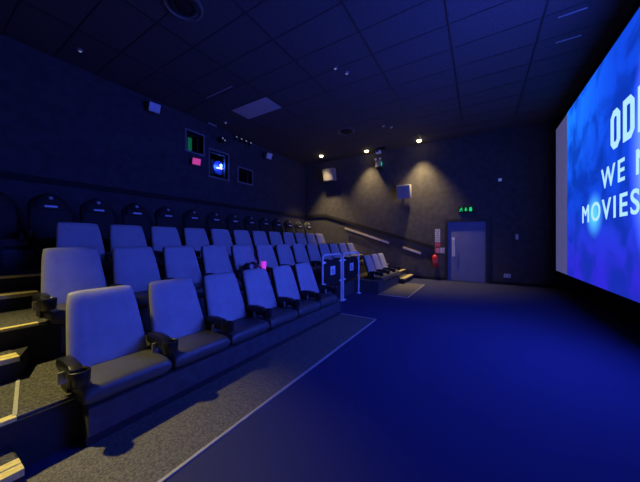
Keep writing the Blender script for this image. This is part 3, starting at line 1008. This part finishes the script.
def wallbox(name, label, cat, y, z, wd, hg, dp, m, detail=None):
    t = thing(name, label, cat, (XR, y, z))
    MB().box((-dp, -wd / 2, -hg / 2), (0, wd / 2, hg / 2), .004).build('face_plate', m, t, 0)
    return t
t = wallbox('wall_sensor', 'tiny pale sensor on the wall above the exit door corner', 'sensor', -.55, 3.37, .10, .10, .05, M_tag)
MB().lathe([(.03, 0), (.022, .02), (.01, .026)], 14, M=Matrix.Translation((-.05, 0, 0)) @ Matrix.Rotation(R(-90), 4, 'Y')).build('sensor_eye', M_led, t)
t = wallbox('light_switch', 'narrow pale switch on far wall right of the door', 'switch', -.99, 1.53, .07, .16, .012, M_tag)
MB().box((-.018, -.015, -.03), (-.012, .015, .03), .002).build('rocker', M_white, t, 0)
t = wallbox('wall_socket', 'white double socket low on the wall near the door', 'socket', -.74, .29, .18, .12, .014, M_white)
for yy in (-.045, .045):
    MB().box((-.018, yy - .02, -.02), (-.014, yy + .02, .02), .002).build('socket_outlet', M_grille, t, 0)

# ------------------------------------------------------------------ ceiling things
def downlight(x, y, label, group):
    t = thing('downlight', label, 'ceiling light', (x, y, H), 0, group)
    MB().lathe([(.105, 0), (.105, -.012), (.085, -.016), (.08, -.004), (.078, 0)], 24).build('trim_ring', M_white, t)
    MB().lathe([(.07, -.010), (.075, -.025), (.06, -.05), (.03, -.065)], 20).build('lamp', M_glow_w, t)
for (x, y), l in zip(DOWNLIGHTS, ('warm downlight nearest the back corner of the far wall', 'warm downlight beside the ceiling camera', 'warm downlight nearest the exit door')):
    downlight(x, y, l, 'far wall downlights')

def ceiling_speaker(x, y, label):
    t = thing('ceiling_speaker', label, 'ceiling speaker', (x, y, H), 0, 'round ceiling speakers')
    MB().lathe([(.29, 0), (.285, -.02), (.25, -.03), (.235, -.012), (.22, -.01), (.20, -.01)], 36).build('outer_rim', M_rim, t)
    MB().lathe([(.20, -.01), (.18, -.03), (.15, -.03), (.12, -.012), (.09, -.03), (.05, -.04), (.01, -.042)], 32).build('cone', M_matteblack, t)
ceiling_speaker(2.28, 3.86, 'round black ceiling speaker at top left of the ceiling')
ceiling_speaker(7.70, 3.73, 'round black ceiling speaker above the far seats')

pn = MB().box((4.815, 4.55, H - .012), (5.425, 5.815, H + .001), .003).build('ceiling_panel', M_panel, smooth=0)
tag(pn, 'pale rectangular panel set in the dark ceiling', 'ceiling panel')
lb = MB().box((4.06, 4.90, H - .012), (4.085, 5.86, H), .002).build('ceiling_strip', M_plate, smooth=0)
tag(lb, 'thin bright strip on the ceiling beside the pale panel', 'ceiling strip')
for (x, y), l in (((5.57, -1.24), 'nearer pale strip drawn as a glint on the ceiling by the screen'), ((6.26, -1.34), 'farther pale strip drawn as a glint on the ceiling by the screen')):  # pale strips put in as screen glints on the ceiling bars
    o = MB().box((-.011, -.17, -.010), (.011, .17, 0), .002).build('ceiling_strip', M_plate, smooth=0, loc=(x, y, H))
    tag(o, l, 'ceiling strip', 'drawn glint strips on the ceiling by the screen')

def detector(x, y, label):
    t = thing('smoke_detector', label, 'detector', (x, y, H), 0, 'small ceiling detectors')
    MB().lathe([(.05, 0), (.05, -.018), (.035, -.035), (.01, -.036)], 18).build('detector_body', M_spk, t)
    MB().lathe([(.022, -.034), (.022, -.044), (.01, -.046)], 12).build('indicator', M_led, t)
detector(4.75, 2.55, 'tiny lit ceiling detector, left of a close pair near mid ceiling')
detector(5.02, 2.42, 'tiny lit ceiling detector, right of a close pair near mid ceiling')
detector(7.92, 2.55, 'tiny lit ceiling detector, left of the pair near far downlight')
detector(8.15, 2.38, 'tiny lit ceiling detector, right of the pair near far downlight')
detector(1.80, 6.40, 'tiny lit ceiling detector alone at upper left of the ceiling')
detector(5.20, 6.55, 'tiny lit ceiling detector above the projection ports')

# spotlights on a short track above the ports
tr = thing('track_spotlights', 'short track of four small spotlights above the ports', 'track light', (6.28, YB - .12, H))
MB().box((-.40, -.02, -.10), (.40, .02, -.07), .003).build('track', M_matteblack, tr, 0)
MB().box((-.30, -.01, -.07), (-.27, .01, 0)).box((.27, -.01, -.07), (.30, .01, 0)).build('track_hanger', M_matteblack, tr, 0)
for k in range(4):
    Mh = Matrix.Translation((-.32 + .21 * k, -.01, -.13)) @ Matrix.Rotation(R(60), 4, 'X')
    h = MB().lathe([(.03, -.08), (.036, -.06), (.04, .03), (.034, .032)], 16, M=Mh).build('spot_head', M_matteblack, tr)
    MB().lathe([(.032, .032), (.028, .038), (.01, .04)], 14, M=Mh).build('spot_lens', M_led, h)
cm = thing('wall_camera', 'black camera on a bracket just above the largest port', 'camera', (5.36, YB, 4.62))
MB().box((-.05, -.03, -.06), (.05, 0, .06), .004).build('wall_plate', M_matteblack, cm, 0)
MB().box((-.015, -.14, .03), (.015, -.02, .06), .003).box((-.02, -.15, -.01), (.36, -.13, .012), .003, M=Matrix.Translation((0, 0, .06))).build('bracket_arm', M_frame, cm, 0)
MB().box((-.09, -.26, -.10), (.09, -.10, .04), .02).build('camera_body', M_matteblack, cm)
mb = MB()
for dx in (-.04, .045):
    mb.lathe([(.022, 0), (.02, .012), (.008, .016)], 12, M=Matrix.Translation((dx, -.26, -.03 - dx * .5)) @ Matrix.Rotation(R(90), 4, 'X'))
mb.build('camera_lens', M_led, cm)
lbar = MB().box((4.92, YB - .14, H - .05), (5.20, YB - .11, H - .02), .003).build('light_bar', M_plate, smooth=0)
tag(lbar, 'short pale bar under the ceiling above the ports', 'light bar')
